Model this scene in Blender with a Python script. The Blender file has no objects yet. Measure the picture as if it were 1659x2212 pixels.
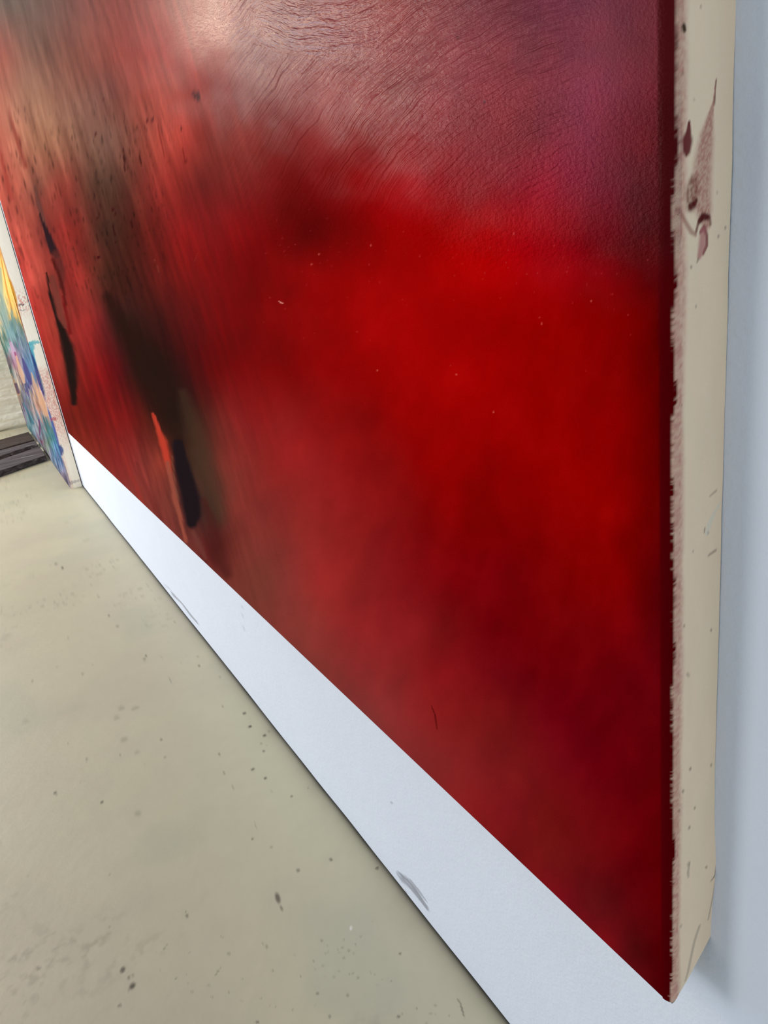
import bpy, math
import numpy as np
from mathutils import Matrix, Vector

C = bpy.context.scene.collection
rng = np.random.default_rng(7)

# ------------------------------------------------------------------ camera
W_IMG, H_IMG = 1659.0, 2212.0
CX, CY, F = W_IMG / 2, H_IMG / 2, 1521.93
EYE = np.array([0.0, 0.0, 0.823])                       # phone held low, close to the wall
eh = np.array([-100 - CX, 697 - CY, F]); eh /= np.linalg.norm(eh)
ev = np.array([1443 - CX, 5375 - CY, F]); ev /= np.linalg.norm(ev)
ev -= eh * (ev @ eh); ev /= np.linalg.norm(ev)
en = np.cross(eh, ev)
if en[2] < 0: en = -en
R = np.array([-eh, en, -ev])                            # camera (x right, y down, z fwd) -> world
cam_d = bpy.data.cameras.new('camera'); cam = bpy.data.objects.new('camera', cam_d); C.objects.link(cam)
cam_d.sensor_fit = 'HORIZONTAL'; cam_d.sensor_width = 36.0; cam_d.lens = 36.0 * F / W_IMG
cam_d.clip_start = 0.01
M = Matrix(((R[0][0], -R[0][1], -R[0][2], EYE[0]), (R[1][0], -R[1][1], -R[1][2], EYE[1]),
            (R[2][0], -R[2][1], -R[2][2], EYE[2]), (0, 0, 0, 1)))
cam.matrix_world = M
bpy.context.scene.camera = cam

# ------------------------------------------------------------------ light
sc = bpy.context.scene
sc.view_settings.view_transform = 'Standard'; sc.view_settings.look = 'None'
sc.view_settings.gamma = 1.0; sc.view_settings.use_curve_mapping = False
sc.view_settings.exposure = 0.22
world = bpy.data.worlds.new('World'); sc.world = world; world.use_nodes = True
bg = world.node_tree.nodes['Background']
bg.inputs[0].default_value = (0.66, 0.83, 1.0, 1); bg.inputs[1].default_value = 0.43

def area(name, loc, aim, sx, sy, power, col):
    l = bpy.data.lights.new(name, 'AREA'); l.shape = 'RECTANGLE'; l.size = sx; l.size_y = sy
    l.energy = power; l.color = col
    o = bpy.data.objects.new(name, l); C.objects.link(o); o.location = loc
    o.rotation_euler = (Vector(aim) - Vector(loc)).to_track_quat('-Z', 'Y').to_euler()
    return o
area('high_window_daylight', (-5.95, -2.35, 2.95), (0, -0.6, 0.9), 1.9, 1.0, 135, (1.0, 0.80, 0.62))
area('low_grazing_fill', (-5.95, -1.5, 0.8), (0, -0.4, 0.6), 0.9, 1.4, 56, (0.66, 0.83, 1.0))  # added low lamp, rakes the wall to cast the shadow beside the canvas
area('side_window_daylight', (-2.2, -3.5, 1.6), (-4.6, 0.3, 0.5), 2.0, 1.6, 66, (1.0, 0.96, 0.92))
area('near_window_daylight', (3.0, -0.55, 1.3), (-0.3, 0.2, 0.7), 1.0, 1.6, 13, (1.0, 0.93, 0.84))

# ------------------------------------------------------------------ measuring helpers
def ray(px, py): return R @ np.array([px - CX, py - CY, F])
def on_plane(px, py, axis, val):
    r = ray(px, py); t = (val - EYE[axis]) / r[axis]; return EYE + r * t
def sheet(P):                                           # layout sheet coordinates of points (n,3)
    c = (P - EYE) @ R
    return c[:, 0] / c[:, 2] * F + CX, c[:, 1] / c[:, 2] * F + CY

def lin(c):
    c = np.asarray(c, float) / 255.0
    return np.where(c <= 0.04045, c / 12.92, ((c + 0.055) / 1.055) ** 2.4)

_lat = rng.random((256, 256))
def vnoise(x, y):
    xi = np.floor(x).astype(int); yi = np.floor(y).astype(int); fx = x - xi; fy = y - yi
    fx = fx * fx * (3 - 2 * fx); fy = fy * fy * (3 - 2 * fy)
    a = _lat[xi % 256, yi % 256]; b = _lat[(xi + 1) % 256, yi % 256]
    c = _lat[xi % 256, (yi + 1) % 256]; d = _lat[(xi + 1) % 256, (yi + 1) % 256]
    return (a * (1 - fx) + b * fx) * (1 - fy) + (c * (1 - fx) + d * fx) * fy
def fbm(x, y, o=4):
    s = 0; a = 0.5; t = 0
    for i in range(o):
        s = s + a * vnoise(x * 2 ** i + 17.3 * i, y * 2 ** i + 5.1 * i); t += a; a *= 0.5
    return s / t
def smooth(e0, e1, x):
    t = np.clip((x - e0) / (e1 - e0), 0, 1); return t * t * (3 - 2 * t)
def ellipse(u, v, cx, cy, a, b, ang=0.0, soft=0.35):    # 1 inside, 0 outside
    t = math.radians(ang); du = u - cx; dv = v - cy
    p = (du * math.cos(t) + dv * math.sin(t)) / a; q = (-du * math.sin(t) + dv * math.cos(t)) / b
    return 1 - smooth(1 - soft, 1 + soft, np.sqrt(p * p + q * q))
def brush(u, v, pts, soft=0.3):                         # tapered stroke through (u, v, half width)
    m = np.zeros_like(u)
    for (x0, y0, w0), (x1, y1, w1) in zip(pts[:-1], pts[1:]):
        dx, dy = x1 - x0, y1 - y0; L = dx * dx + dy * dy
        t = np.clip(((u - x0) * dx + (v - y0) * dy) / L, 0, 1)
        d = np.hypot(u - x0 - t * dx, v - y0 - t * dy); w = w0 + t * (w1 - w0)
        m = np.maximum(m, 1 - smooth(1 - soft, 1 + soft, d / np.maximum(w, 0.3)))
    return m
def rbf(points, colours, u, v, c=22.0, sm=6.0):
    P = np.array(points, float); n = len(P)
    k = lambda d2: np.sqrt(d2 + c * c)
    D2 = ((P[:, None] - P[None]) ** 2).sum(-1)
    A = np.zeros((n + 1, n + 1)); A[:n, :n] = -k(D2) + 0 * np.eye(n); A[:n, :n] += sm * np.eye(n)
    A[:n, n] = 1; A[n, :n] = 1
    b = np.zeros((n + 1, 3)); b[:n] = colours
    w = np.linalg.solve(A, b)
    out = np.empty((len(u), 3))
    for i in range(0, len(u), 20000):
        uu = u[i:i + 20000, None]; vv = v[i:i + 20000, None]
        out[i:i + 20000] = -k((uu - P[:, 0]) ** 2 + (vv - P[:, 1]) ** 2) @ w[:n] + w[n]
    return out

# ------------------------------------------------------------------ mesh helpers
def grid_mesh(name, P, nu, nv, mat, parent=None, flip=False, attrs=None, extra=None):
    """P: (nu*nv,3) vertices, index = i*nv + j"""
    me = bpy.data.meshes.new(name)
    i, j = np.meshgrid(np.arange(nu - 1), np.arange(nv - 1), indexing='ij')
    a = (i * nv + j).ravel(); q = np.stack([a, a + nv, a + nv + 1, a + 1], 1)
    if flip: q = q[:, ::-1]
    V = P; faces = q.astype(np.int32)
    if extra is not None:
        V = np.vstack([P, extra[0]]); faces = np.vstack([faces, extra[1] ]).astype(np.int32)
    me.vertices.add(len(V)); me.vertices.foreach_set('co', V.astype(np.float32).ravel())
    me.loops.add(faces.size); me.loops.foreach_set('vertex_index', faces.ravel())
    me.polygons.add(len(faces)); me.polygons.foreach_set('loop_start', np.arange(0, faces.size, 4, dtype=np.int32))
    me.update(calc_edges=True)
    me.polygons.foreach_set('use_smooth', np.ones(len(faces), bool))
    for k, val in (attrs or {}).items():
        if extra is not None:
            pad = np.repeat(val[-1:], len(extra[0]), 0); val = np.concatenate([val, pad])
        if val.ndim == 2 and val.shape[1] == 3:
            at = me.attributes.new(k, 'FLOAT_COLOR', 'POINT')
            at.data.foreach_set('color', np.hstack([np.clip(val, 0, 1), np.ones((len(val), 1))]).astype(np.float32).ravel())
        elif val.ndim == 2:
            at = me.attributes.new(k, 'FLOAT2', 'POINT'); at.data.foreach_set('vector', val.astype(np.float32).ravel())
        else:
            at = me.attributes.new(k, 'FLOAT', 'POINT'); at.data.foreach_set('value', val.astype(np.float32).ravel())
    me.materials.append(mat)
    o = bpy.data.objects.new(name, me); C.objects.link(o)
    if parent: o.parent = parent
    return o
def poly_obj(name, verts, faces, mat, parent=None, bevel=0):
    me = bpy.data.meshes.new(name); me.from_pydata([tuple(map(float, v)) for v in verts], [], faces); me.update()
    me.materials.append(mat)
    o = bpy.data.objects.new(name, me); C.objects.link(o)
    if parent: o.parent = parent
    if bevel:
        b = o.modifiers.new('bevel', 'BEVEL'); b.width = bevel; b.segments = 2
    return o
def box(x0, x1, y0, y1, z0, z1):
    v = [(x0, y0, z0), (x1, y0, z0), (x1, y1, z0), (x0, y1, z0), (x0, y0, z1), (x1, y0, z1), (x1, y1, z1), (x0, y1, z1)]
    f = [(0, 3, 2, 1), (4, 5, 6, 7), (0, 1, 5, 4), (1, 2, 6, 5), (2, 3, 7, 6), (3, 0, 4, 7)]
    return v, f
def struct(o): o['kind'] = 'structure'; return o
def thing(name, loc, label, cat, group=None):
    o = bpy.data.objects.new(name, None); C.objects.link(o); o.location = loc
    o['label'] = label; o['category'] = cat
    if group: o['group'] = group
    return o

# ------------------------------------------------------------------ materials
def mat(name, rough=0.6, spec=0.5, col=None, attr=None):
    m = bpy.data.materials.new(name); m.use_nodes = True; nt = m.node_tree; b = nt.nodes['Principled BSDF']
    b.inputs['Roughness'].default_value = rough; b.inputs['Specular IOR Level'].default_value = spec
    if col is not None: b.inputs['Base Color'].default_value = (*col, 1)
    if attr:
        a = nt.nodes.new('ShaderNodeAttribute'); a.attribute_name = attr
        nt.links.new(a.outputs['Color'], b.inputs['Base Color'])
    return m, nt, b
def N(nt, t, **kw):
    n = nt.nodes.new(t)
    for k, v in kw.items(): setattr(n, k, v)
    return n
def math_n(nt, op, a, b=None, c=None):
    n = nt.nodes.new('ShaderNodeMath'); n.operation = op
    for i, x in enumerate((a, b, c)):
        if x is None: continue
        if isinstance(x, (int, float)): n.inputs[i].default_value = x
        else: nt.links.new(x, n.inputs[i])
    return n.outputs[0]
def noise_n(nt, vec, scale, detail=3, rough=0.5, dist=0):
    n = nt.nodes.new('ShaderNodeTexNoise'); n.inputs['Scale'].default_value = scale; n.inputs['Detail'].default_value = detail
    n.inputs['Roughness'].default_value = rough; n.inputs['Distortion'].default_value = dist
    if vec is not None: nt.links.new(vec, n.inputs['Vector'])
    return n.outputs['Fac']
def bump(nt, b, height, dist, strength=1.0):
    n = nt.nodes.new('ShaderNodeBump'); n.inputs['Distance'].default_value = dist; n.inputs['Strength'].default_value = strength
    nt.links.new(height, n.inputs['Height']); nt.links.new(n.outputs[0], b.inputs['Normal']); return n
def objco(nt): return nt.nodes.new('ShaderNodeTexCoord').outputs['Object']
def scaled(nt, vec, s):
    n = nt.nodes.new('ShaderNodeMapping'); n.inputs['Scale'].default_value = s; nt.links.new(vec, n.inputs['Vector']); return n.outputs[0]

# ------------------------------------------------------------------ room shell
Y_F, DEPTH = 0.2711, 0.040                              # front plane and depth of the large painting
Y_W = Y_F + DEPTH                                       # wall surface
X_FAR = -6.10

# floor ------------------------------------------------------------
m_floor, nt, b = mat('painted_concrete', 0.5, 0.3, attr='tint')
co = objco(nt)
bump(nt, b, noise_n(nt, co, 45, 4, 0.55), 0.0012, 0.5)
gx = -1 / np.linspace(1 / 0.22, 1 / 6.15, 900)
gx = np.concatenate([np.linspace(2.5, -0.2, 40), gx])
gy = np.concatenate([np.linspace(-4.2, -0.9, 60), np.linspace(-0.895, Y_W + 0.03, 720)])
X, Y = np.meshgrid(gx, gy, indexing='ij'); X = X.ravel(); Y = Y.ravel()
P = np.stack([X, Y, np.zeros_like(X)], 1)
base = lin((198, 191, 163))
tone = 1 + 0.14 * (fbm(X * 3 + 9, Y * 3 + 40, 4) - 0.5) + 0.05 * (fbm(X * 40, Y * 40, 3) - 0.5)
col = base[None] * tone[:, None]
w = smooth(0.45, 0.7, fbm(X * 4 + 3, Y * 4 + 1, 3))[:, None]
col = col * (1 - 0.35 * w) + 0.35 * w * lin((190, 178, 160)) * tone[:, None]
gr = smooth(0.55, 0.72, fbm(X * 5 + 31, Y * 5 + 11, 3))[:, None]
col = col * (1 - 0.3 * gr) + 0.3 * gr * lin((172, 176, 155))
# smudged dirt with its own fine grain
dirt_and_shade = smooth(0.56, 0.75, fbm(X * 6 + 2.2, Y * 6 + 7, 3)) * smooth(0.5, 0.8, fbm(X * 90, Y * 90, 3)) * 0.22
specks = [(121,1220,4,2,-20,.6),(134,1226,3,1.5,0,.7),(111,1219,5,1.5,-25,.5),(188,1119,3,2,0,.5),(235,1330,1.6,5,20,.5),
 (196,1262,3,2,0,.3),(212,1288,4,2,50,.3),(315,1418,1.5,6,22,.6),(201,1438,3,1.8,-20,.5),(69,1470,3,2,0,.4),
 (187,1642,4,2,-35,.9),(348,1597,2.5,3,0,.5),(528,1541,4,3,10,.8),(540,1569,3.5,2.4,-20,.9),(571,1588,4,2.3,-15,.9),
 (581,1579,3,2,-40,.5),(570,1624,3.5,2,-30,.7),(546,1662,4,3,-30,.7),(574,1682,3.5,2,-20,.9),(474,1630,2.5,2.5,0,.6),
 (481,1526,2,1.6,0,.4),(429,1437,3,2,0,.7),(427,1418,2,4,10,.3),(368,1470,1.6,7,-25,.3),(378,1345,2.5,2,0,.4),
 (120,1714,4,3,0,.7),(220,1734,4,1.8,-35,.8),(298,1757,7,6,0,.25),(262,1530,7,4,-20,.25),(292,1530,8,4,-20,.25),
 (252,1550,7,4,-20,.22),(268,1598,8,5,-20,.22),(296,1625,6,4,-40,.22),(600,1940,5,11,-15,.75),(608,1962,3,6,-20,.5),
 (545,1811,3,2,-40,.6),(552,1783,1.2,8,-20,.25),(644,1880,4,4,0,.5),(265,2095,4.5,7,35,.8),(286,2130,5,8,40,.85),
 (278,2112,3,4,30,.5),(287,2107,3,3,0,.4),(258,2172,3,5,40,.55),(83,2092,6,4,-10,.4),(404,1978,3,4,0,.6),(402,1970,2,2,0,.4),
 (357,2046,1.2,8,40,.4),(470,2100,1.2,12,35,.45),(494,2060,4,3,20,.35),(576,2045,2,5,-20,.35),(715,1857,4,3,20,.6),
 (815,1875,5,3,-30,.8),(758,2005,0,0,0,0),(864,2060,3,2.4,0,.7),(861,2196,3.5,3,0,.6),(900,2178,2,3,0,.4),
 (998,2180,1.8,18,-16,.65),(990,2160,1.4,8,-30,.5),(845,2120,2,1.5,0,.4),(751,2150,2.5,4,-20,.35),(712,2196,3,4,0,.4),
 (484,1670,2,4,-25,.4),(503,1700,1.6,6,-25,.3),(630,1720,3,1.6,-45,.6),(586,1830,3,3,0,.3),(237,1890,2,2,0,.3),
 (236,2002,3,1.5,0,.3),(610,2060,0,0,0,0),(556,2208,4,3,0,.6),(686,2146,3,3,0,.5)]
U, V = sheet(P)
for (a, c_, ra, rb_, ang, k) in specks:
    if ra == 0: continue
    dirt_and_shade = np.maximum(dirt_and_shade, k * ellipse(U, V, a, c_, ra * 1.05, rb_ * 1.05, ang, 0.5))
for (a, c_, ra, rb_, n_) in ((745, 2085, 60, 30, 26), (450, 2120, 90, 40, 26), (1000, 2195, 60, 40, 14), (560, 1600, 60, 60, 12), (200, 1480, 160, 120, 18)):
    for _ in range(n_):
        dirt_and_shade = np.maximum(dirt_and_shade, rng.uniform(.15, .4) * ellipse(U, V, rng.normal(a, ra), rng.normal(c_, rb_), rng.uniform(1.2, 4), rng.uniform(1.2, 3), rng.uniform(-60, 60), .5))
# contact shade along the foot of the wall, painted into the floor colour
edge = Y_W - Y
dirt_and_shade = np.maximum(dirt_and_shade, 0.75 * np.exp(-np.clip(edge, 0, 9) / 0.006) + 0.28 * np.exp(-np.clip(edge, 0, 9) / 0.022) * (0.6 + 0.6 * fbm(X * 20, Y * 20, 3)))
col = col * (1 - dirt_and_shade[:, None]) + dirt_and_shade[:, None] * lin((62, 55, 44))
chip = ellipse(U, V, 758, 2005, 3, 4.5, 20)
col = col * (1 - chip[:, None]) + chip[:, None] * lin((225, 222, 210))
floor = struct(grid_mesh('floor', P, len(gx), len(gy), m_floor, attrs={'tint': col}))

# long white wall ---------------------------------------------------
m_wall, nt, b = mat('white_emulsion', 0.75, 0.2, attr='tint')
co = objco(nt)
h = math_n(nt, 'ADD', noise_n(nt, co, 260, 3, 0.6), math_n(nt, 'MULTIPLY', noise_n(nt, co, 60, 3, 0.5), 1.5))
bump(nt, b, h, 0.0006, 0.7)
wx = np.concatenate([np.linspace(2.5, 0.2, 20), np.linspace(0.19, -0.19, 60), -1 / np.linspace(1 / 0.2, 1 / 6.1, 620)])
wz = np.concatenate([np.linspace(0.004, 0.42, 500), np.linspace(0.425, 1.1, 80), np.linspace(1.15, 2.75, 20)])
X, Z = np.meshgrid(wx, wz, indexing='ij'); X = X.ravel(); Z = Z.ravel()
wob = 0.0015 * (fbm(X * 6, Z * 6, 2) - 0.5)
P = np.stack([X, np.full_like(X, Y_W) + wob, Z], 1)
U, V = sheet(P)
col = lin((224, 232, 248))[None] * (1 + 0.03 * (fbm(X * 14, Z * 14, 3) - 0.5))[:, None]
mk = np.zeros_like(X)
mk = np.maximum(mk, 0.62 * brush(U, V, [(859, 1885, 3), (872, 1898, 7), (892, 1918, 5), (925, 1965, 2.5)], .5) * (0.5 + 0.5 * smooth(.35, .55, vnoise((U - .8 * V) * .35, (U + V) * .02))))
mk = np.maximum(mk, 0.55 * brush(U, V, [(868, 1896, 2.5), (893, 1924, 3), (922, 1960, 3)], .5))
mk = np.maximum(mk, 0.45 * brush(U, V, [(885, 1900, 2), (905, 1925, 2.4), (922, 1948, .8)], .5))
mk = np.maximum(mk, 0.55 * brush(U, V, [(372, 1280, 1.8), (376, 1287, 2.2), (392, 1302, 1.2), (412, 1329, 1.8), (428, 1347, 1.4)], .5))
mk = np.maximum(mk, 0.3 * brush(U, V, [(357, 1265, 1.2), (366, 1271, 1.4)], .5))
mk = np.maximum(mk, 0.18 * brush(U, V, [(523, 1308, .8), (524, 1330, .8), (528, 1368, .6)], .5))
mk = np.maximum(mk, 0.5 * ellipse(U, V, 846, 1734, 2.2, 2.2)); mk = np.maximum(mk, 0.3 * ellipse(U, V, 877, 1926, 1.5, 4, -25))
mk = np.maximum(mk, 0.35 * brush(U, V, [(542, 1507, 1.2), (545, 1512, 1.5)], .5))
mk = np.maximum(mk, 0.18 * brush(U, V, [(1583, 970, 1.5), (1575, 990, 1.5)], .5))
mk = np.maximum(mk, 0.15 * brush(U, V, [(1620, 1545, 1.5), (1632, 1550, 1.5)], .5))
col = col * (1 - mk[:, None]) + mk[:, None] * lin((88, 84, 92))
wall = struct(grid_mesh('wall_right', P, len(wx), len(wz), m_wall, attrs={'tint': col}))

# far end wall: rough white painted masonry --------------------------
m_brick, nt, b = mat('limewashed_masonry', 0.8, 0.15, attr='tint')
bump(nt, b, noise_n(nt, objco(nt), 60, 4, 0.6), 0.004, 0.6)
by = np.concatenate([np.linspace(-4.2, -0.4, 60), np.linspace(-0.39, Y_W + 0.02, 200)])
bz = np.concatenate([np.linspace(0.0, 1.0, 330), np.linspace(1.02, 2.75, 60)])
Yb, Zb = np.meshgrid(by, bz, indexing='ij'); Yb = Yb.ravel(); Zb = Zb.ravel()
course = 0.062
zz = Zb + 0.030 * (fbm(Yb * 5, Zb * 6, 3) - 0.5)
row = np.floor(zz / course); fr = zz / course - row
joint = np.exp(-((np.minimum(fr, 1 - fr)) / 0.12) ** 2)
bx = (Yb / 0.22 + 0.5 * (row % 2)); fb = bx - np.floor(bx); vj = np.exp(-((np.minimum(fb, 1 - fb)) / 0.05) ** 2)
relief = -0.006 * np.maximum(joint, vj * 0.25) + 0.020 * (fbm(Yb * 9, Zb * 22, 4) - 0.5)
P = np.stack([X_FAR + 0.02 + relief, Yb, Zb ], 1)
col = lin((250, 243, 224))[None] * (1 + 0.06 * (fbm(Yb * 12, Zb * 20, 3) - 0.5))[:, None]
g = smooth(.62, .72, fbm(Yb * 5 + 3, Zb * 6 + 8, 3))[:, None] * 0.25
col = col * (1 - g) + g * lin((190, 205, 170))
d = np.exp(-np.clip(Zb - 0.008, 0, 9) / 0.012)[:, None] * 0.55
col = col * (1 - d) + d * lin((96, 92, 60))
struct(grid_mesh('wall_far', P, len(by), len(bz), m_brick, attrs={'tint': col}, flip=True))

# ------------------------------------------------------------------ large red painting
paint_rows = {  # last values of each row include the shade of the rounded edge
0: '0,95,80,72;100,110,75,68;200,140,72,65;300,150,65,58;400,160,62,55;500,150,60,52;600,135,55,50;700,140,52,48;800,145,50,45;900,140,45,48;1000,130,42,52;1100,120,40,55;1200,118,42,65;1300,120,42,62;1380,110,30,48',
100: '0,160,80,68;60,125,85,72;150,140,78,65;230,150,70,60;300,165,62,55;400,170,65,58;500,150,55,50;600,130,45,42;700,138,42,40;800,140,40,42;900,138,38,45;1000,140,42,55;1100,130,42,55;1200,128,45,62;1300,125,42,60;1380,110,28,45',
200: '0,170,100,82;60,160,110,88;130,150,95,78;220,140,85,75;300,165,72,60;370,180,72,60;450,150,55,50;550,130,45,42;650,140,40,38;750,145,35,35;850,135,28,32;950,145,42,52;1050,150,42,55;1150,140,45,58;1250,140,48,72;1350,130,38,58;1400,115,25,40',
300: '10,185,105,88;70,170,115,90;120,172,115,90;180,140,95,80;250,135,90,78;300,150,75,62;350,190,75,62;390,185,65,55;450,140,55,48;530,150,52,45;600,125,35,32;700,145,30,30;800,130,15,15;870,145,12,25;950,150,30,38;1050,145,35,48;1150,140,35,48;1250,145,42,68;1350,125,25,42;1405,105,10,25',
400: '10,185,90,75;40,190,95,78;80,120,75,62;110,165,75,62;150,150,65,55;190,105,65,52;240,95,62,50;290,110,52,42;330,160,55,48;380,155,45,38;430,120,35,32;500,130,35,32;560,130,30,28;620,110,10,10;700,130,10,12;800,145,5,8;900,165,5,20;1000,150,15,28;1100,150,20,38;1180,165,15,45;1270,140,22,50;1350,110,18,38;1405,95,5,18',
500: '10,185,75,65;40,190,85,72;75,175,75,62;95,110,50,45;125,150,48,42;170,150,50,42;210,85,48,38;250,75,42,32;300,90,28,22;350,125,30,25;400,145,22,22;460,135,20,20;520,135,8,10;600,115,0,0;680,100,0,0;760,125,0,0;850,155,0,0;950,160,0,0;1050,175,0,5;1150,165,0,15;1250,135,0,18;1330,110,0,18;1405,85,0,8',
600: '35,175,45,42;70,195,85,72;100,165,60,50;120,110,45,38;145,150,42,38;180,150,48,40;220,75,38,28;260,65,28,20;310,80,25,20;360,115,22,18;410,125,15,12;480,125,5,5;560,120,0,0;650,140,0,0;750,150,0,0;850,155,0,0;950,165,0,0;1050,170,0,0;1150,160,0,5;1250,145,0,8;1350,120,0,5;1410,90,0,5',
700: '72,150,35,32;100,170,60,48;122,150,55,45;140,110,35,30;160,150,42,38;190,155,42,38;220,110,30,32;260,60,30,25;300,50,20,15;350,60,15,10;400,95,12,10;460,115,2,2;540,118,0,0;620,135,0,0;700,140,0,0;800,160,0,0;900,165,0,0;1000,155,0,0;1100,155,0,0;1200,150,0,0;1300,140,0,0;1380,125,0,0;1420,90,0,0',
800: '100,130,30,25;130,145,50,42;150,90,28,20;175,130,30,25;210,130,20,20;250,100,12,18;290,48,20,14;340,32,12,6;390,55,10,8;450,95,0,0;520,120,0,0;600,125,0,0;700,140,0,0;800,150,0,0;900,160,0,0;1000,165,0,0;1100,155,0,0;1200,145,0,0;1300,135,0,0;1400,110,0,0',
900: '135,115,25,22;160,90,25,15;200,110,22,18;240,125,25,22;280,110,18,18;320,80,25,15;350,40,15,8;390,35,18,8;430,70,30,20;480,125,35,30;550,140,22,22;620,145,25,25;700,140,10,10;780,130,5,5;850,145,0,0;950,155,0,0;1050,155,0,0;1150,150,0,0;1250,145,0,0;1350,140,0,0;1410,105,0,0',
1000: '220,120,42,32;250,130,38,35;290,135,45,42;320,110,45,38;345,150,55,42;370,110,40,30;395,50,22,16;425,70,48,35;470,120,48,38;540,135,40,35;600,150,32,30;680,150,28,28;760,140,15,15;840,130,8,8;920,150,0,0;1000,145,0,0;1100,145,0,0;1200,150,0,0;1300,150,0,0;1400,110,0,0',
1100: '300,140,60,52;330,120,50,45;360,125,55,45;385,110,50,45;405,60,30,26;425,60,30,28;455,75,48,38;500,130,50,42;570,130,42,38;650,150,38,35;730,145,28,28;800,140,20,20;880,130,10,12;960,135,0,0;1050,130,0,0;1150,135,0,0;1250,145,0,0;1330,145,0,0;1400,110,0,0',
1180: '380,125,50,45;410,115,52,46;440,95,30,28;470,80,25,22;520,120,50,42',
1250: '500,115,50,42;560,130,58,48;620,130,50,45;690,155,40,38;760,140,32,30;830,130,22,25;900,125,10,15;980,125,2,8;1080,120,0,8;1180,120,0,2;1280,130,0,0;1360,130,0,2;1410,95,0,5',
1350: '600,130,55,48;680,140,50,45;750,150,38,38;830,135,28,30;900,140,25,28;970,115,12,15;1060,112,0,8;1160,115,0,5;1260,112,0,5;1360,120,0,5;1410,88,0,5',
1450: '700,128,50,45;780,140,42,42;860,140,35,35;930,140,22,25;1000,125,15,20;1080,110,5,15;1170,110,0,8;1270,108,0,8;1370,108,0,10',
1550: '800,128,50,48;870,145,42,42;950,135,28,28;1030,125,22,22;1110,112,15,18;1190,110,2,15;1290,105,0,10;1390,100,0,8',
1650: '900,128,40,40;970,135,35,35;1050,125,25,28;1130,118,20,22;1210,112,8,18;1300,108,0,12;1390,102,0,8',
1750: '1020,135,28,28;1100,130,22,28;1180,118,18,18;1270,112,8,15;1370,105,0,8',
1850: '1120,120,20,22;1200,115,20,20;1290,108,10,15;1380,105,0,8',
1950: '1210,125,15,25;1290,92,15,18;1370,100,5,12;1410,92,0,5',
2050: '1310,125,15,22;1370,85,12,15;1420,88,0,5',
2130: '1390,105,12,18;1425,80,0,5'}
pts, cols = [], []
for v_, s_ in paint_rows.items():
    for t_ in s_.split(';'):
        a = [float(q) for q in t_.split(',')]; pts.append((a[0], v_)); cols.append(a[1:])
pts = np.array(pts); cols = np.array(cols)

XR, XL = -0.2146, -3.120                                # near and far edge of the canvas
ZB, ZT = 0.3452, 1.95
RAD = 0.007
# columns: front face (even steps of 1/x), rounded fold, then the wrapped side
fx = -1 / np.linspace(1 / -XL, 1 / -(XR - RAD), 620)
prof = [(x, Y_F, 0.0) for x in fx]
for k in range(1, 9):
    t = k / 8 * math.pi / 2
    prof.append((XR - RAD + RAD * math.sin(t), Y_F + RAD - RAD * math.cos(t), RAD * k / 8))
for s in np.linspace(RAD, DEPTH, 58)[1:]: prof.append((XR, Y_F + s, s))
prof = np.array(prof)
S_tab = np.array([0.0, .004, .008, .018, .028, .034, .038, .040]); S_pts = None
def side_sz(px, py):
    p = on_plane(px, py, 0, XR); return p[1] - Y_F, p[2]
sz = [side_sz(*q) for q in ((1446, 2171), (1457, 2166), (1480, 2124), (1505, 2078), (1525, 2040), (1534, 2022), (1538, 1993))]
sz = [(-1, ZB), (0.0, ZB)] + [(max(s, 0.0), max(z, ZB)) for s, z in sz] + [(0.05, sz[-1][1])]
sz = np.array(sorted(sz)); zb_of = lambda s: np.interp(s, sz[:, 0], sz[:, 1])
rows = np.concatenate([np.linspace(0, 0.60, 860), np.linspace(0.605, 0.95, 90), np.linspace(0.98, ZT - ZB, 22)])
ncol, nrow = len(prof), len(rows)
zb_c = zb_of(prof[:, 2]); zb_c[:620] = ZB
f = rows / (ZT - ZB)
Zc = zb_c[:, None] + f[None] * (ZT - zb_c)[:, None]
Xc = np.repeat(prof[:, 0:1], nrow, 1); Yc = np.repeat(prof[:, 1:2], nrow, 1).copy(); Sc = np.repeat(prof[:, 2:3], nrow, 1)
# lower edge rolls back a little
roll = np.clip(1 - (Zc - zb_c[:, None]) / 0.004, 0, 1) ** 2 * 0.003
Yc[:620] += roll[:620]
# hand-stretched canvas: slight unevenness of the side and a fold bulging near the lower back corner
bul = 0.0022 * np.exp(-((Zc - (side_sz(1541, 1868)[1])) / 0.035) ** 2) * smooth(.02, .04, Sc)
side_mask = Sc > RAD
Xc = Xc + np.where(side_mask, bul + 0.0009 * (fbm(Zc * 30, Sc * 60, 2) - 0.5), 0)
Zc = Zc + (Xc - XR) * 0.0023                            # hangs a hair out of level
P = np.stack([Xc.ravel(), Yc.ravel(), Zc.ravel()], 1)
U, V = sheet(P); S = Sc.ravel(); Z = Zc.ravel()
front = S < RAD * 0.99
Uf = np.clip(U, -60, 1440); Vf = np.clip(V, -60, 2190)
# looking past the fold the sheet stays that of the front face
wig = 10 * (fbm(Uf / 60, Vf / 90, 3) - 0.5)
streak_w = 1 - smooth(260, 700, Uf)
srgb = rbf(pts, cols, Uf + wig, Vf + 14 * (fbm(Uf / 50 + 8, Vf / 120, 3) - 0.5))
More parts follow.
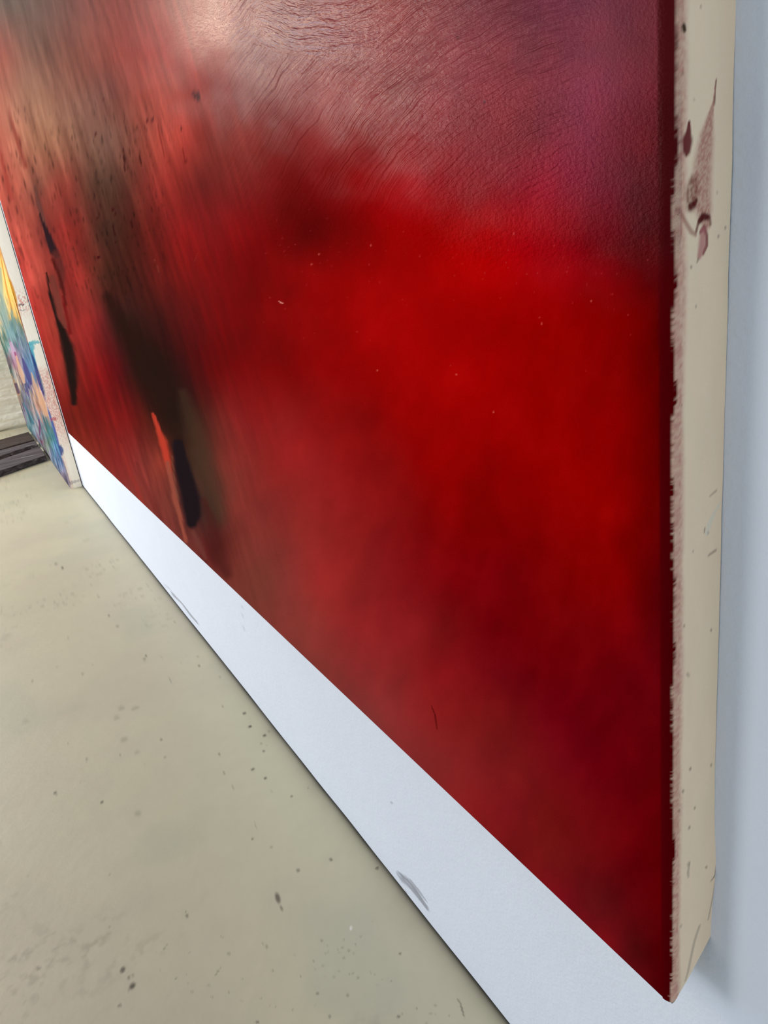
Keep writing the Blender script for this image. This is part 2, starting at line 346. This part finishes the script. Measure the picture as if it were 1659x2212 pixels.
# brush streaks running down the left part
along = Vf * 0.957 + Uf * 0.29; across = Uf * 0.957 - Vf * 0.29
st = fbm(across / 9.0, along / 130.0, 4) - 0.5
st2 = fbm(across / 4.0 + 40, along / 45.0, 3) - 0.5
srgb *= 1 + (st * 0.5 + st2 * 0.22)[:, None] * streak_w[:, None] * np.array([.8, 1.0, 1.0])
srgb += ((fbm(Uf / 70 - Vf / 160, Vf / 90 + Uf / 90, 4) - 0.5) * 26)[:, None] * (1 - streak_w)[:, None] * np.array([1.0, .25, .25])
fine = np.clip(fbm(across / 2.5 + 11, along / 22.0 + 3, 2) - 0.67, 0, 1) * 5 * smooth(150, 300, Vf) * (1 - smooth(560, 760, Vf)) * (1 - smooth(300, 420, Uf))
srgb *= (1 - 0.3 * fine)[:, None]
def lay(points, colour, k=1.0, soft=.3, rough=0.0):
    global srgb
    m = brush(Uf + (rough * 8 * (fbm(across / 5, along / 30, 3) - .5) if rough else 0), Vf, points, soft) * k
    srgb = srgb * (1 - m[:, None]) + m[:, None] * np.array(colour, float)
lay([(74, 405, 3), (84, 445, 6), (92, 470, 5), (100, 500, 3)], (95, 60, 55), .7, .6, 1)
lay([(86, 462, 1.5), (96, 490, 4), (107, 520, 8), (116, 543, 9), (122, 552, 6)], (42, 24, 30), 1, .3, .8)
lay([(120, 548, 8), (130, 585, 9), (134, 620, 4)], (92, 38, 34), .8, .5, .8)
lay([(112, 560, 3), (124, 585, 4), (134, 615, 3), (142, 660, 2)], (70, 15, 12), .8, .5, .8)
lay([(99, 590, 2), (106, 620, 3), (114, 655, 4), (124, 690, 4), (136, 720, 8), (146, 750, 13), (152, 785, 12), (156, 830, 10), (160, 870, 6)], (28, 14, 10), 1, .5, .8)
lay([(112, 600, 6), (122, 640, 8), (132, 680, 8), (140, 706, 4)], (108, 50, 42), .85, .5, .6)
lay([(136, 640, 2), (146, 690, 3), (152, 720, 3)], (105, 15, 15), .8, .5, .6)
lay([(232, 640, 10), (262, 700, 20), (290, 750, 26), (330, 800, 40), (350, 850, 36), (372, 900, 26), (392, 950, 20)], (36, 16, 9), .75, 1.0, 1)
lay([(395, 850, 10), (420, 930, 22), (440, 1000, 22), (455, 1060, 22), (470, 1120, 18)], (66, 46, 32), .6, .9, 1)
lay([(384, 960, 12), (392, 1000, 15), (402, 1040, 18), (412, 1080, 20), (416, 1110, 17), (414, 1128, 12)], (25, 14, 20), .97, .35, .5)
lay([(331, 893, 2), (342, 925, 5), (352, 955, 9), (360, 990, 7), (367, 1020, 5)], (192, 60, 42), .95, .45, .6)
lay([(362, 1000, 5), (370, 1040, 6), (380, 1085, 5), (392, 1130, 4), (402, 1170, 3)], (150, 74, 58), .95, .5, .6)
lay([(371, 985, 1.5), (378, 1040, 1.2), (386, 1085, 1)], (120, 78, 62), .6, .6)
lay([(418, 1150, 5), (430, 1178, 7), (444, 1206, 4)], (112, 58, 50), .7, .7, .6)
lay([(440, 1080, 6), (462, 1140, 12), (470, 1200, 14), (490, 1240, 10)], (72, 24, 22), .6, .8, .6)
lay([(295, 1000, 3), (318, 1060, 5), (345, 1120, 5)], (105, 36, 32), .5, .8, .8)
lay([(262, 960, 3), (285, 1030, 4), (310, 1090, 4)], (150, 45, 38), .5, .8, .8)
lay([(22, 250, 3), (38, 300, 5), (55, 360, 4)], (140, 60, 50), .7, .7, 1)
lay([(2, 330, 3), (12, 380, 5), (25, 430, 4)], (150, 55, 48), .6, .7, 1)
lay([(318, 255, 2), (318, 268, 1.5)], (95, 28, 24), .8); lay([(342, 275, 1.4), (352, 320, 1.6), (360, 352, 1.2)], (140, 40, 34), .7)
lay([(395, 320, 1), (400, 356, 2)], (120, 25, 22), .6)
for (a, c_, r_, k_) in ((206, 289, 3, .9), (393, 279, 2, .9), (424, 206, 8, .8), (430, 214, 5, .8), (328, 258, 4, .6), (244, 452, 4, .8),
                        (213, 556, 3.5, .8), (248, 462, 3, .7), (224, 216, 2, .6), (1047, 220, 3, .6), (989, 82, 4, .4), (404, 350, 3, .6), (210, 470, 2.5, .7)):
    m = (ellipse(Uf + 5 * (fbm(Uf / 4, Vf / 4, 2) - .5), Vf, a, c_, r_, r_, 0, .4) * k_)[:, None]; srgb = srgb * (1 - m) + m * np.array((60, 8, 14.))
for (x0, y0, x1, y1) in ((243, 480, 250, 525), (214, 430, 222, 460), (283, 470, 286, 492), (300, 320, 305, 352), (266, 320, 270, 375)):
    lay([(x0, y0, .7), ((x0 + x1) / 2, (y0 + y1) / 2, 1.5), (x1, y1, .8)], (50, 10, 12), .75)
lay([(932, 1525, 1), (940, 1545, 1.4), (944, 1575, 1)], (88, 8, 12), .8)
lay([(334, 560, .8), (345, 590, 1.2), (355, 635, .8)], (140, 62, 48), .55)
lay([(428, 545, .8), (420, 565, 1.2)], (150, 60, 48), .4)
for _ in range(120):                                    # dust and lint
    a, c_ = rng.uniform(560, 1420), rng.normal(560, 80)
    m = (ellipse(Uf, Vf, a, c_, rng.uniform(.9, 1.8), rng.uniform(.9, 2.0), 0, .5) * rng.uniform(.15, .5))[:, None]; srgb = srgb * (1 - m) + m * np.array((210, 90, 90.))
for (a, c_) in ((689, 549), (673, 571), (801, 530), (1110, 505), (1277, 651), (815, 800), (986, 809), (1170, 699), (1066, 890)):
    m = (ellipse(Uf, Vf, a, c_, 2, 2, 0, .5) * .6)[:, None]; srgb = srgb * (1 - m) + m * np.array((225, 120, 110.))
lay([(603, 651, .9), (607, 654, 1.3), (612, 655, .9)], (235, 150, 140), .9)
srgb = np.clip(srgb, 0, 255)
alb = lin(srgb) * (1 - 0.18 * (1 - smooth(120, 620, Uf)) * (1 - smooth(350, 950, Vf)))[:, None] * (1 + 0.16 * smooth(450, 800, Uf))[:, None]  # colour dimmed upper left, lifted to the right, offsetting uneven lamp light
# wrapped edge: primed canvas with paint smears ------------------------
zn = Z * 1000.0; sn = S * 1000.0                         # millimetres
cream = lin((240, 219, 193))[None] * (1 + 0.06 * (fbm(zn / 30, sn / 8, 3) - .5))[:, None]
cl = smooth(.45, .7, fbm(zn / 60 + 3, sn / 14, 3))[:, None]
cream = cream * (1 - .35 * cl) + .35 * cl * lin((234, 222, 192))
pinkm = smooth(.0, 1, 1 - (sn - 6.5) / (3.5 + 4 * fbm(zn / 20, sn / 50 + 2, 3))) * (0.25 + 0.5 * fbm(zn / 1.6, sn / 1.4, 2))
pinkm = np.clip(pinkm, 0, .8)[:, None]
side = cream * (1 - pinkm) + pinkm * lin((165, 72, 78))
lim = 4.6 + 1.6 * (fbm(zn / 25, zn * 0 + 1, 3) - .5) * 2 + 0.6 * (fbm(zn / 1.3, sn / 2 + 4, 2) - .5) * 2 * (0.4 + fbm(zn / 40 + 9, zn * 0, 2))
red_edge = (1 - smooth(-0.35, .35, sn - lim))[:, None]
# smears measured on the side face
def side_stroke(points, colour, k, soft=.5, grain=0.0, gs=1.2):
    global side
    q = [(*[v_ * 1000 for v_ in side_sz(px, py)], w_) for px, py, w_ in points]
    m = brush(sn, zn, q, soft) * k
    if grain: m = m * (1 - grain + grain * smooth(.35, .65, fbm(sn / gs, zn / gs, 2)))
    side = side * (1 - m[:, None]) + m[:, None] * lin(colour)
side_stroke([(1546, 172, .3), (1541, 220, .5), (1533, 260, 2.5), (1526, 300, 4.5), (1520, 340, 5.5), (1516, 380, 6), (1514, 420, 6.5), (1520, 455, 5), (1526, 480, 3)], (168, 104, 96), .8, .5, .35, 0.8)
side_stroke([(1547, 172, .35), (1543, 225, .5)], (120, 80, 72), .8)
side_stroke([(1488, 265, .8), (1487, 285, 1.6), (1484, 305, 3.2), (1483, 322, 2.6), (1482, 336, .6)], (105, 30, 40), .95, .4)
side_stroke([(1498, 395, 3.2), (1494, 415, 4.2), (1492, 440, 3.2)], (120, 52, 44), .8, .5, .5)
side_stroke([(1491, 446, 1.6), (1500, 440, 1.4), (1504, 432, .8)], (84, 10, 16), .9)
side_stroke([(1468, 452, .7), (1478, 475, 1.0), (1492, 500, 1.2), (1502, 508, .8)], (160, 110, 100), .7)
side_stroke([(1510, 478, 1.2), (1518, 468, 1.7), (1530, 469, 1.2)], (80, 12, 22), .95, .4)
side_stroke([(1508, 480, .8), (1503, 500, .8)], (110, 60, 58), .8)
side_stroke([(1532, 470, .8), (1534, 485, .8)], (120, 80, 72), .7)
side_stroke([(1512, 502, .8), (1520, 492, 1.2), (1526, 508, 1.0), (1526, 530, 1.0), (1518, 548, .8)], (118, 40, 52), .85)
side_stroke([(1518, 500, 2.0), (1516, 530, 2.6), (1510, 552, 1.6)], (180, 110, 112), .75, .6)
side_stroke([(1507, 560, .7), (1505, 566, .5)], (120, 110, 92), .6)
side_stroke([(1478, 57, 1.2), (1479, 63, 1.2)], (52, 34, 18), .95, .4)
for (a, c_, r_, k_) in ((1566, 491, .6, .6), (1551, 510, .6, .6), (1492, 576, .6, .6), (1514, 14, .6, .4), (1498, 214, .5, .3), (1474, 158, .6, .4), (1503, 661, .6, .4), (1530, 1150, .8, .8),
                        (1497, 1190, .6, .4), (1477, 1351, .7, .5), (1536, 1360, .7, .6), (1491, 1660, .9, .6), (1536, 1652, .8, .5), (1484, 1455, 1, .3), (1487, 1458, 1, .3), (1475, 1708, 1, .5),
                        (1500, 1744, .8, .5), (1467, 1750, .8, .5), (1489, 1787, 1, .5), (1488, 1866, 1.5, .3), (1521, 1869, .8, .5), (1471, 2000, 1.2, .3), (1472, 874, .5, .4), (1548, 415, .6, .3)):
    side_stroke([(a, c_, r_), (a + .5, c_ + 2, r_)], (96, 90, 74), k_)
side_stroke([(1557, 1085, .4), (1546, 1105, 1.2), (1535, 1128, 2.0), (1528, 1150, 1.8)], (224, 218, 202), .75, .5)
side_stroke([(1523, 1140, .4), (1522, 1150, .4)], (110, 100, 90), .7)
side_stroke([(1547, 1189, .8), (1532, 1200, .7)], (140, 110, 98), .6)
side_stroke([(1548, 1060, .7), (1534, 1072, .5)], (140, 120, 104), .5)
side_stroke([(1540, 1862, .6), (1538, 1885, .9), (1530, 1898, .6)], (128, 122, 116), .7)
side_stroke([(1490, 1865, .8), (1487, 1885, 1.2), (1488, 1895, .8)], (140, 136, 126), .5)
side_stroke([(1511, 2000, 1.2), (1500, 2035, 1.4), (1485, 2100, 1.2), (1480, 2118, .8)], (130, 124, 120), .45, .8)
side_stroke([(1540, 1880, .6), (1536, 1930, .7), (1529, 1985, .8)], (140, 138, 136), .5)
side = side * (1 - red_edge) + red_edge * lin((88, 1, 7))
alb = np.where(front[:, None] & (S < 1e-6)[:, None], alb, side)
# slight paint load stroke mask for relief
arc1 = smooth(430, 560, U) * (1 - smooth(1180, 1330, U)) * (1 - smooth(330, 520, V)) * front
arc2 = smooth(520, 600, U) * (1 - smooth(780, 860, U)) * (1 - smooth(80, 150, V)) * front
lump = smooth(850, 1050, U) * smooth(120, 320, V) * (1 - smooth(470, 620, V)) * front + 0.35 * front * (1 - smooth(450, 650, V))
arc1 = arc1 * (1 - arc2)
m_canvas, nt, b = mat('oil_paint_on_canvas', 0.36, 0.30, attr='tint')
a_uv = N(nt, 'ShaderNodeAttribute', attribute_name='layout'); uv = a_uv.outputs['Vector']
def att(name): return N(nt, 'ShaderNodeAttribute', attribute_name=name).outputs['Fac']
def ring(cx, cy, lam, dist):
    off = N(nt, 'ShaderNodeVectorMath', operation='SUBTRACT'); nt.links.new(uv, off.inputs[0]); off.inputs[1].default_value = (cx, cy, 0)
    ln = N(nt, 'ShaderNodeVectorMath', operation='LENGTH'); nt.links.new(off.outputs[0], ln.inputs[0])
    r_ = math_n(nt, 'ADD', ln.outputs['Value'], math_n(nt, 'MULTIPLY', noise_n(nt, uv, 0.012, 2), dist))
    comb = N(nt, 'ShaderNodeCombineXYZ'); nt.links.new(math_n(nt, 'MULTIPLY', r_, 1 / lam), comb.inputs[0])
    # angle keeps the ridges broken along their length
    sep = N(nt, 'ShaderNodeSeparateXYZ'); nt.links.new(off.outputs[0], sep.inputs[0])
    nt.links.new(math_n(nt, 'MULTIPLY', math_n(nt, 'ARCTAN2', sep.outputs[0], sep.outputs[1]), 3.5), comb.inputs[1])
    return noise_n(nt, comb.outputs[0], 1.0, 3, 0.6)
h1 = math_n(nt, 'MULTIPLY', ring(1450, 830, 8, 26), att('arc_mask'))
h2 = math_n(nt, 'MULTIPLY', ring(690, -230, 13, 30), math_n(nt, 'MULTIPLY', att('swirl_mask'), 1.3))
h3 = math_n(nt, 'MULTIPLY', noise_n(nt, uv, 0.11, 4, 0.6), att('lump_mask'))
hh = math_n(nt, 'ADD', math_n(nt, 'ADD', h1, h2), h3)
weave = noise_n(nt, objco(nt), 900, 2, 0.5)
hh = math_n(nt, 'ADD', hh, math_n(nt, 'MULTIPLY', weave, 0.10))
bump(nt, b, hh, 0.0021, 1.0)
rr = math_n(nt, 'ADD', 0.20, math_n(nt, 'MULTIPLY', noise_n(nt, uv, 0.01, 3), 0.10)); rr = math_n(nt, 'ADD', rr, math_n(nt, 'MULTIPLY', math_n(nt, 'SUBTRACT', 1.0, att('gloss_mask')), 0.6)); nt.links.new(rr, b.inputs['Roughness'])
sfac = math_n(nt, 'MULTIPLY', att('gloss_mask'), 0.17); nt.links.new(sfac, b.inputs['Specular IOR Level'])

red = thing('hanging_painting', ((XL + XR) / 2, Y_F, ZB), 'large red and black abstract oil painting hanging unframed on the white wall', 'painting')
Mi = np.array([(XL + XR) / 2, Y_F, ZB])
# turned-under bottom, far side and top close the canvas behind
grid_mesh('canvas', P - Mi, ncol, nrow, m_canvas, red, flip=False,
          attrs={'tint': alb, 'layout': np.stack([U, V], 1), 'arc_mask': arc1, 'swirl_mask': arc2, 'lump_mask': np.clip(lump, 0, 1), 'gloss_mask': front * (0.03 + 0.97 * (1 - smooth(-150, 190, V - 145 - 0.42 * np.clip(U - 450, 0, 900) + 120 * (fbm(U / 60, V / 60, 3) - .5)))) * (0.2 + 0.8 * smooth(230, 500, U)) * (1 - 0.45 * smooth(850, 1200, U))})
m_wood, nt, b = mat('pine_stretcher', 0.7, 0.2, col=lin((176, 140, 98)))
# bottom fold of the canvas: slopes up to the back edge of the bar
zb_back = float(zb_of(0.0399))
nf = 40; xs = np.linspace(XL, XR - 0.0005, nf)
v = []; fcs = []
for x in xs:
    dz = (x - XR) * 0.0023
    v += [(x, Y_F + .003, ZB + dz), (x, Y_F + .006, ZB + 0.0005 + dz), (x, Y_W - .0012, zb_back + dz), (x, Y_W - .0012, zb_back + 0.04 + dz)]
for i in range(nf - 1):
    for k in range(3):
        a = i * 4 + k; fcs.append((a, a + 4, a + 5, a + 1))
m_under, nt, b = mat('primed_canvas', 0.85, 0.1, col=lin((196, 184, 168)))
poly_obj('canvas_fold', np.array(v) - Mi, fcs, m_under, red)
v, fcs = box(XL - .001, XL + .003, Y_F + .002, Y_W - .001, zb_back - .012, ZT); poly_obj('canvas_edge', np.array(v) - Mi, fcs, m_under, red)
v, fcs = box(XL, XR - .001, Y_F + .002, Y_W - .001, ZT - .003, ZT + .001); poly_obj('canvas_edge', np.array(v) - Mi, fcs, m_under, red)
for (x0, x1, z0, z1) in ((XL + .006, XR - .006, zb_back + .001, zb_back + .045), (XL + .006, XR - .006, ZT - .05, ZT - .005),
                         (XR - .052, XR - .006, zb_back + .046, ZT - .051), (XL + .006, XL + .052, zb_back + .046, ZT - .051)):
    v, fcs = box(x0, x1, Y_F + .010, Y_W - .003, z0, z1); poly_obj('stretcher_bar', np.array(v) - Mi, fcs, m_wood, red)

# ------------------------------------------------------------------ smaller painting leaning on the wall at the far end
c0 = on_plane(150, 1046, 2, 0.0)
X2R = c0[0] + 0.11; X2L = X_FAR + 0.06; T2 = 0.052
LEAN = math.radians(0.06)
Y2 = Y_W - T2 - 0.004; H2 = 1.75
def p2_point(x, s, z):                                  # s: depth behind the face, z: height along the face
    return np.stack([x, Y2 + s * math.cos(LEAN) + z * math.sin(LEAN), z * math.cos(LEAN) - s * math.sin(LEAN) + T2 * math.sin(LEAN)], -1)
n1, n2 = 130, 40
px_ = 1 / np.linspace(1 / X2L, 1 / (X2R - .004), n1)
prof = [(x, 0.0, 0.0) for x in px_]
for k in range(1, 6):
    t = k / 5 * math.pi / 2; prof.append((X2R - .004 + .004 * math.sin(t), .004 - .004 * math.cos(t), .004 * k / 5))
for s in np.linspace(.004, T2, n2)[1:]: prof.append((X2R, s, s))
prof = np.array(prof); rows2 = np.concatenate([np.linspace(0, 1.25, 620), np.linspace(1.27, H2, 20)])
Xg, Zg = np.meshgrid(prof[:, 0], rows2, indexing='ij'); Sg = np.repeat(prof[:, 1:2], len(rows2), 1); Dg = np.repeat(prof[:, 2:3], len(rows2), 1)
lim2 = np.minimum(1, 0) * Sg
P = p2_point(Xg.ravel(), Sg.ravel(), Zg.ravel())
U, V = sheet(P); D = Dg.ravel(); Z = Zg.ravel(); fr2 = D < 1e-6
f2 = [(2,560,250,205,110),(8,600,252,214,125),(14,640,250,208,115),(22,690,245,185,95),(2,650,165,170,150),(8,690,110,140,135),(18,700,115,145,140),
 (3,700,225,185,130),(30,700,120,140,120),(40,735,90,120,135),(20,750,95,130,130),(8,760,120,135,130),(26,755,165,130,150),(35,775,150,85,110),(48,770,110,125,155),
 (55,790,85,115,160),(20,800,100,135,135),(40,800,190,145,120),(50,820,75,60,115),(62,810,60,110,150),(30,830,130,140,135),(45,830,205,155,120),(62,830,60,50,110),
 (70,840,150,125,150),(28,850,170,125,100),(38,865,190,140,115),(55,850,90,120,135),(75,850,200,150,115),(45,880,95,85,120),(60,880,130,125,145),(78,880,190,130,110),
 (50,900,140,110,125),(65,905,85,130,140),(85,895,190,140,125),(60,930,60,120,125),(75,925,105,125,135),(90,915,90,110,130),(100,925,80,140,135),(110,935,70,140,160),
 (70,950,45,110,115),(85,945,135,60,90),(95,950,110,110,110),(105,955,90,125,85),(115,960,70,130,175),(85,975,70,130,135),(100,975,150,110,125),(115,980,90,130,165),
 (95,985,120,110,110),(108,995,115,130,150),(125,985,75,105,155),(112,1010,105,120,120),(128,1010,120,130,160),(120,1025,110,105,125),(135,1020,125,115,145),(140,1035,110,95,120),
 (10,530,252,205,100),(0,480,250,200,95),(0,400,200,180,120),(-40,500,150,160,120),(-60,700,110,130,120)]
a2 = np.array(f2, float)
Up = np.clip(U, -80, 152); Vp = np.clip(V, 380, 1050)
ac2 = Up * .957 - Vp * .29; al2 = Vp * .957 + Up * .29
ks = fbm(ac2 / 2.6, al2 / 40, 4) - .5
s2 = rbf(a2[:, :2], a2[:, 2:], Up + 14 * ks, Vp + 90 * ks, 5.0, 1.0)
g_ = s2.mean(1, keepdims=True); s2 = np.where((V > 690)[:, None], g_ + (s2 - g_) * .82, s2) * .96
s2 += ((fbm(ac2 / 2.2, al2 / 26, 3) - .5) * 130)[:, None] * np.array([1, .9, .9]) * smooth(640, 720, V)[:, None] + ((fbm(ac2 / 3, al2 / 25, 3) - .5) * 30)[:, None]
def lay2(points, colour, k=1.0, soft=.5):
    global s2
    m = brush(Up, Vp, points, soft) * k; s2 = s2 * (1 - m[:, None]) + m[:, None] * np.array(colour, float)
lay2([(23, 655, 1), (27, 685, 3), (32, 705, 3), (34, 720, 1)], (105, 130, 120), .8)
lay2([(0, 580, 3), (4, 640, 4), (12, 680, 7), (22, 720, 9)], (105, 140, 145), .5)
lay2([(49, 775, 1.5), (55, 795, 5), (62, 815, 6), (68, 828, 3)], (60, 50, 112), .85)
lay2([(74, 787, 1), (80, 805, 3), (86, 825, 4), (90, 842, 2)], (28, 35, 120), .9)
lay2([(24, 740, 2), (30, 757, 5), (36, 775, 3)], (185, 150, 175), .8)
lay2([(32, 762, 2), (37, 778, 2)], (135, 50, 90), .8)
lay2([(35, 770, 2), (42, 795, 4), (48, 812, 5), (52, 826, 3)], (212, 165, 130), .8)
lay2([(68, 805, 1), (74, 830, 4), (82, 850, 5), (92, 870, 6), (100, 895, 5)], (205, 155, 118), .8)
lay2([(24, 808, 1), (30, 830, 3), (40, 850, 4)], (200, 150, 115), .7)
lay2([(34, 830, 3), (40, 848, 3)], (60, 45, 80), .7)
lay2([(84, 905, 1), (86, 925, 2), (86, 940, 1)], (105, 40, 85), .8)
lay2([(50, 870, 1), (60, 890, 2), (72, 915, 2)], (40, 100, 115), .7)
lay2([(0, 545, 1), (8, 590, 1.3), (16, 632, 1.6), (26, 668, 1.4)], (205, 130, 30), .8)
lay2([(64, 735, 1), (70, 765, 4), (76, 785, 3)], (70, 150, 180), .8)
s2 = np.clip(s2, 0, 255); alb2 = lin(s2) * 0.80
zn = Z * 1000; sn = D * 1000
cr = lin((250, 240, 222))[None] * (1 + 0.05 * (fbm(zn / 40, sn / 9, 3) - .5))[:, None]
def z2(py): return float(np.interp(-py, -V[(n1 + 4) * len(rows2):(n1 + 5) * len(rows2)], Z[(n1 + 4) * len(rows2):(n1 + 5) * len(rows2)])) * 1000
pk = (smooth(z2(1000), z2(900), zn) * (1 - smooth(z2(800) - 30, z2(800) + 30, zn)) * (.35 + .65 * smooth(.4, .65, fbm(zn / 6, sn / 3, 3))))[:, None] * .7
pk = np.maximum(pk, (np.exp(-((zn - z2(655)) / 45) ** 2) * smooth(.5, .65, fbm(zn / 8, sn / 4, 2)) * .7)[:, None])
pk = np.maximum(pk, ((1 - smooth(6, 22, sn)) * (zn < z2(930)) * .45 * fbm(zn / 12, sn / 6, 3))[:, None])
cr = cr * (1 - pk) + pk * lin((214, 120, 105))
def s2_patch(pa, sb, hz, hs, colour, k=.9):
    global cr
    m = ellipse(zn + 14 * (fbm(zn / 9, sn / 5, 2) - .5), sn, z2(pa), sb, hz, hs, 0, .3)[:, None] * k; cr = cr * (1 - m) + m * lin(colour)
s2_patch(742, 14, 9, 40, (110, 190, 196)); s2_patch(750, 8, 20, 16, (96, 182, 194)); s2_patch(762, 5, 26, 10, (96, 182, 194)); s2_patch(775, 4, 50, 9, (95, 185, 205)); s2_patch(810, 3, 110, 9, (30, 45, 120)); s2_patch(830, 11, 60, 3, (130, 160, 165), .6)
s2_patch(925, 2, 100, 8, (50, 90, 165)); s2_patch(972, 3, 26, 15, (35, 75, 140)); s2_patch(906, 14, 7, 14, (190, 80, 90), .7); s2_patch(1020, 2, 80, 4, (90, 80, 120), .7)
s2_patch(660, 20, 4, 16, (90, 50, 60), .8); s2_patch(672, 20, 3, 14, (120, 90, 90), .6); s2_patch(600, 2, 200, 4, (225, 150, 50), .8); s2_patch(630, 3, 60, 8, (225, 150, 30), .9)
s2_patch(700, 1.5, 150, 2.5, (120, 40, 20), .8); s2_patch(1043, 20, 8, 30, (120, 110, 125), .45)
alb2 = np.where(fr2[:, None], alb2, cr)
m_flor, nt, b = mat('acrylic_on_canvas', 0.85, 0.05, attr='tint')
bump(nt, b, noise_n(nt, objco(nt), 160, 3, 0.6), 0.002, 0.5)
flo = thing('leaning_painting', (X2R, Y2, 0.0), 'colourful yellow, teal and violet painting with pale edge standing on the floor', 'painting')
M2 = np.array([X2R, Y2, 0.0])
grid_mesh('canvas', P - M2, len(prof), len(rows2), m_flor, flo, attrs={'tint': alb2})
def p2_box(name, x0, x1, s0, s1, z0, z1, m):
    v, fcs = box(x0, x1, s0, s1, z0, z1); v = np.array(v); q = p2_point(v[:, 0], v[:, 1], v[:, 2]) - M2
    return poly_obj(name, q, fcs, m, flo)
for (x0, x1, z0, z1) in ((X2L + .004, X2R - .004, .003, .045), (X2L + .004, X2R - .004, H2 - .045, H2 - .003), (X2R - .049, X2R - .004, .046, H2 - .046), (X2L + .004, X2L + .049, .046, H2 - .046)):
    p2_box('stretcher_bar', x0, x1, .003, T2 - .002, z0, z1, m_wood)
p2_box('canvas_edge', X2L - .001, X2L + .002, 0.0005, T2, 0.0, H2, m_under)
p2_box('canvas_edge', X2L, X2R - .003, 0.001, T2, H2 - .002, H2, m_under)
p2_box('canvas_edge', X2L, X2R - .003, 0.001, T2, 0, .002, m_under)

# ------------------------------------------------------------------ weathered boards on the floor by the end wall
def board_mat(name, c1, c2, streak):
    m, nt, b = mat(name, 0.75, 0.2)
    co = scaled(nt, objco(nt), (28, 2.2, 28)); f1 = noise_n(nt, co, 1.6, 5, .65, .6)
    r_ = N(nt, 'ShaderNodeValToRGB'); nt.links.new(f1, r_.inputs[0])
    r_.color_ramp.elements[0].position = .35; r_.color_ramp.elements[0].color = (*lin(c1), 1)
    r_.color_ramp.elements[1].position = .62; r_.color_ramp.elements[1].color = (*lin(c2), 1)
    e = r_.color_ramp.elements.new(.68); e.color = (*lin(streak), 1)
    nt.links.new(r_.outputs[0], b.inputs['Base Color']); bump(nt, b, f1, .006, .8); return m
m_b1 = board_mat('dark_stained_board', (48, 38, 34), (82, 66, 60), (110, 92, 84))
m_b2 = board_mat('weathered_grey_board', (58, 50, 52), (104, 94, 96), (190, 184, 184))
def slab(name, nb_r, nf_r, nb_l, nf_l, th, m, label, z0=0.0, n=26):
    """back and front edge offsets at the right and left end, measured square to the boards"""
    nv = np.array([.933, .359, 0]); dv = np.array([.359, -.933, 0])
    end = lambda o_: nv * o_ + dv * ((.359 * o_ - .238) / .933) + [0, 0, z0 + th]
    br, frt = end(nb_r), end(nf_r)
    bl = br + dv * 1.6 + nv * (nb_l - nb_r); fl = frt + dv * 1.6 + nv * (nf_l - nf_r)
    tilt = 0.0
    tb, tf, bb, bf = [], [], [], []
    for i in range(n):
        t = i / (n - 1); wv = .004 * math.sin(9 * t + len(label)) + .003 * math.sin(23 * t)
        pb = br + (bl - br) * t; pf = frt + (fl - frt) * t
        pb = pb + np.array([wv, 0, 0]); pf = pf + np.array([-wv, 0, 0])
        up = tilt * 1.0
        tb.append(pb + [0, 0, up]); tf.append(pf); bb.append([pb[0], pb[1], z0 + up * .98]); bf.append([pf[0], pf[1], z0])
    v = tb + tf + bf + bb; fcs = []
    for r0, r1 in ((0, 1), (1, 2), (2, 3), (3, 0)):
        for i in range(n - 1): fcs.append((r0 * n + i, r0 * n + i + 1, r1 * n + i + 1, r1 * n + i))
    fcs += [(0, n, 2 * n, 3 * n), (n - 1, 4 * n - 1, 3 * n - 1, 2 * n - 1)]
    v = np.array([np.array(p, float) for p in v]); c = v.mean(0); c[2] = 0
    o = poly_obj(name, v - c, fcs, m, bevel=.003); o.location = c
    o['label'] = label; o['category'] = 'board'; o['group'] = 'boards lying by the end wall'
    import bmesh
    bm = bmesh.new(); bm.from_mesh(o.data); bmesh.ops.recalc_face_normals(bm, faces=bm.faces); bm.to_mesh(o.data); bm.free()
    return o
slab('wooden_board', -5.18, -4.80, -5.14, -4.82, .018, m_b1, 'dark brown wide board on the floor, nearest the masonry wall')
slab('wooden_board', -4.70, -4.58, -4.77, -4.20, .026, m_b2, 'narrow grey board wedged between the brown board and the front board')
slab('wooden_board', -4.42, -4.09, -4.00, -3.80, .034, m_b2, 'charcoal weathered board with pale scratches, front one of the three')
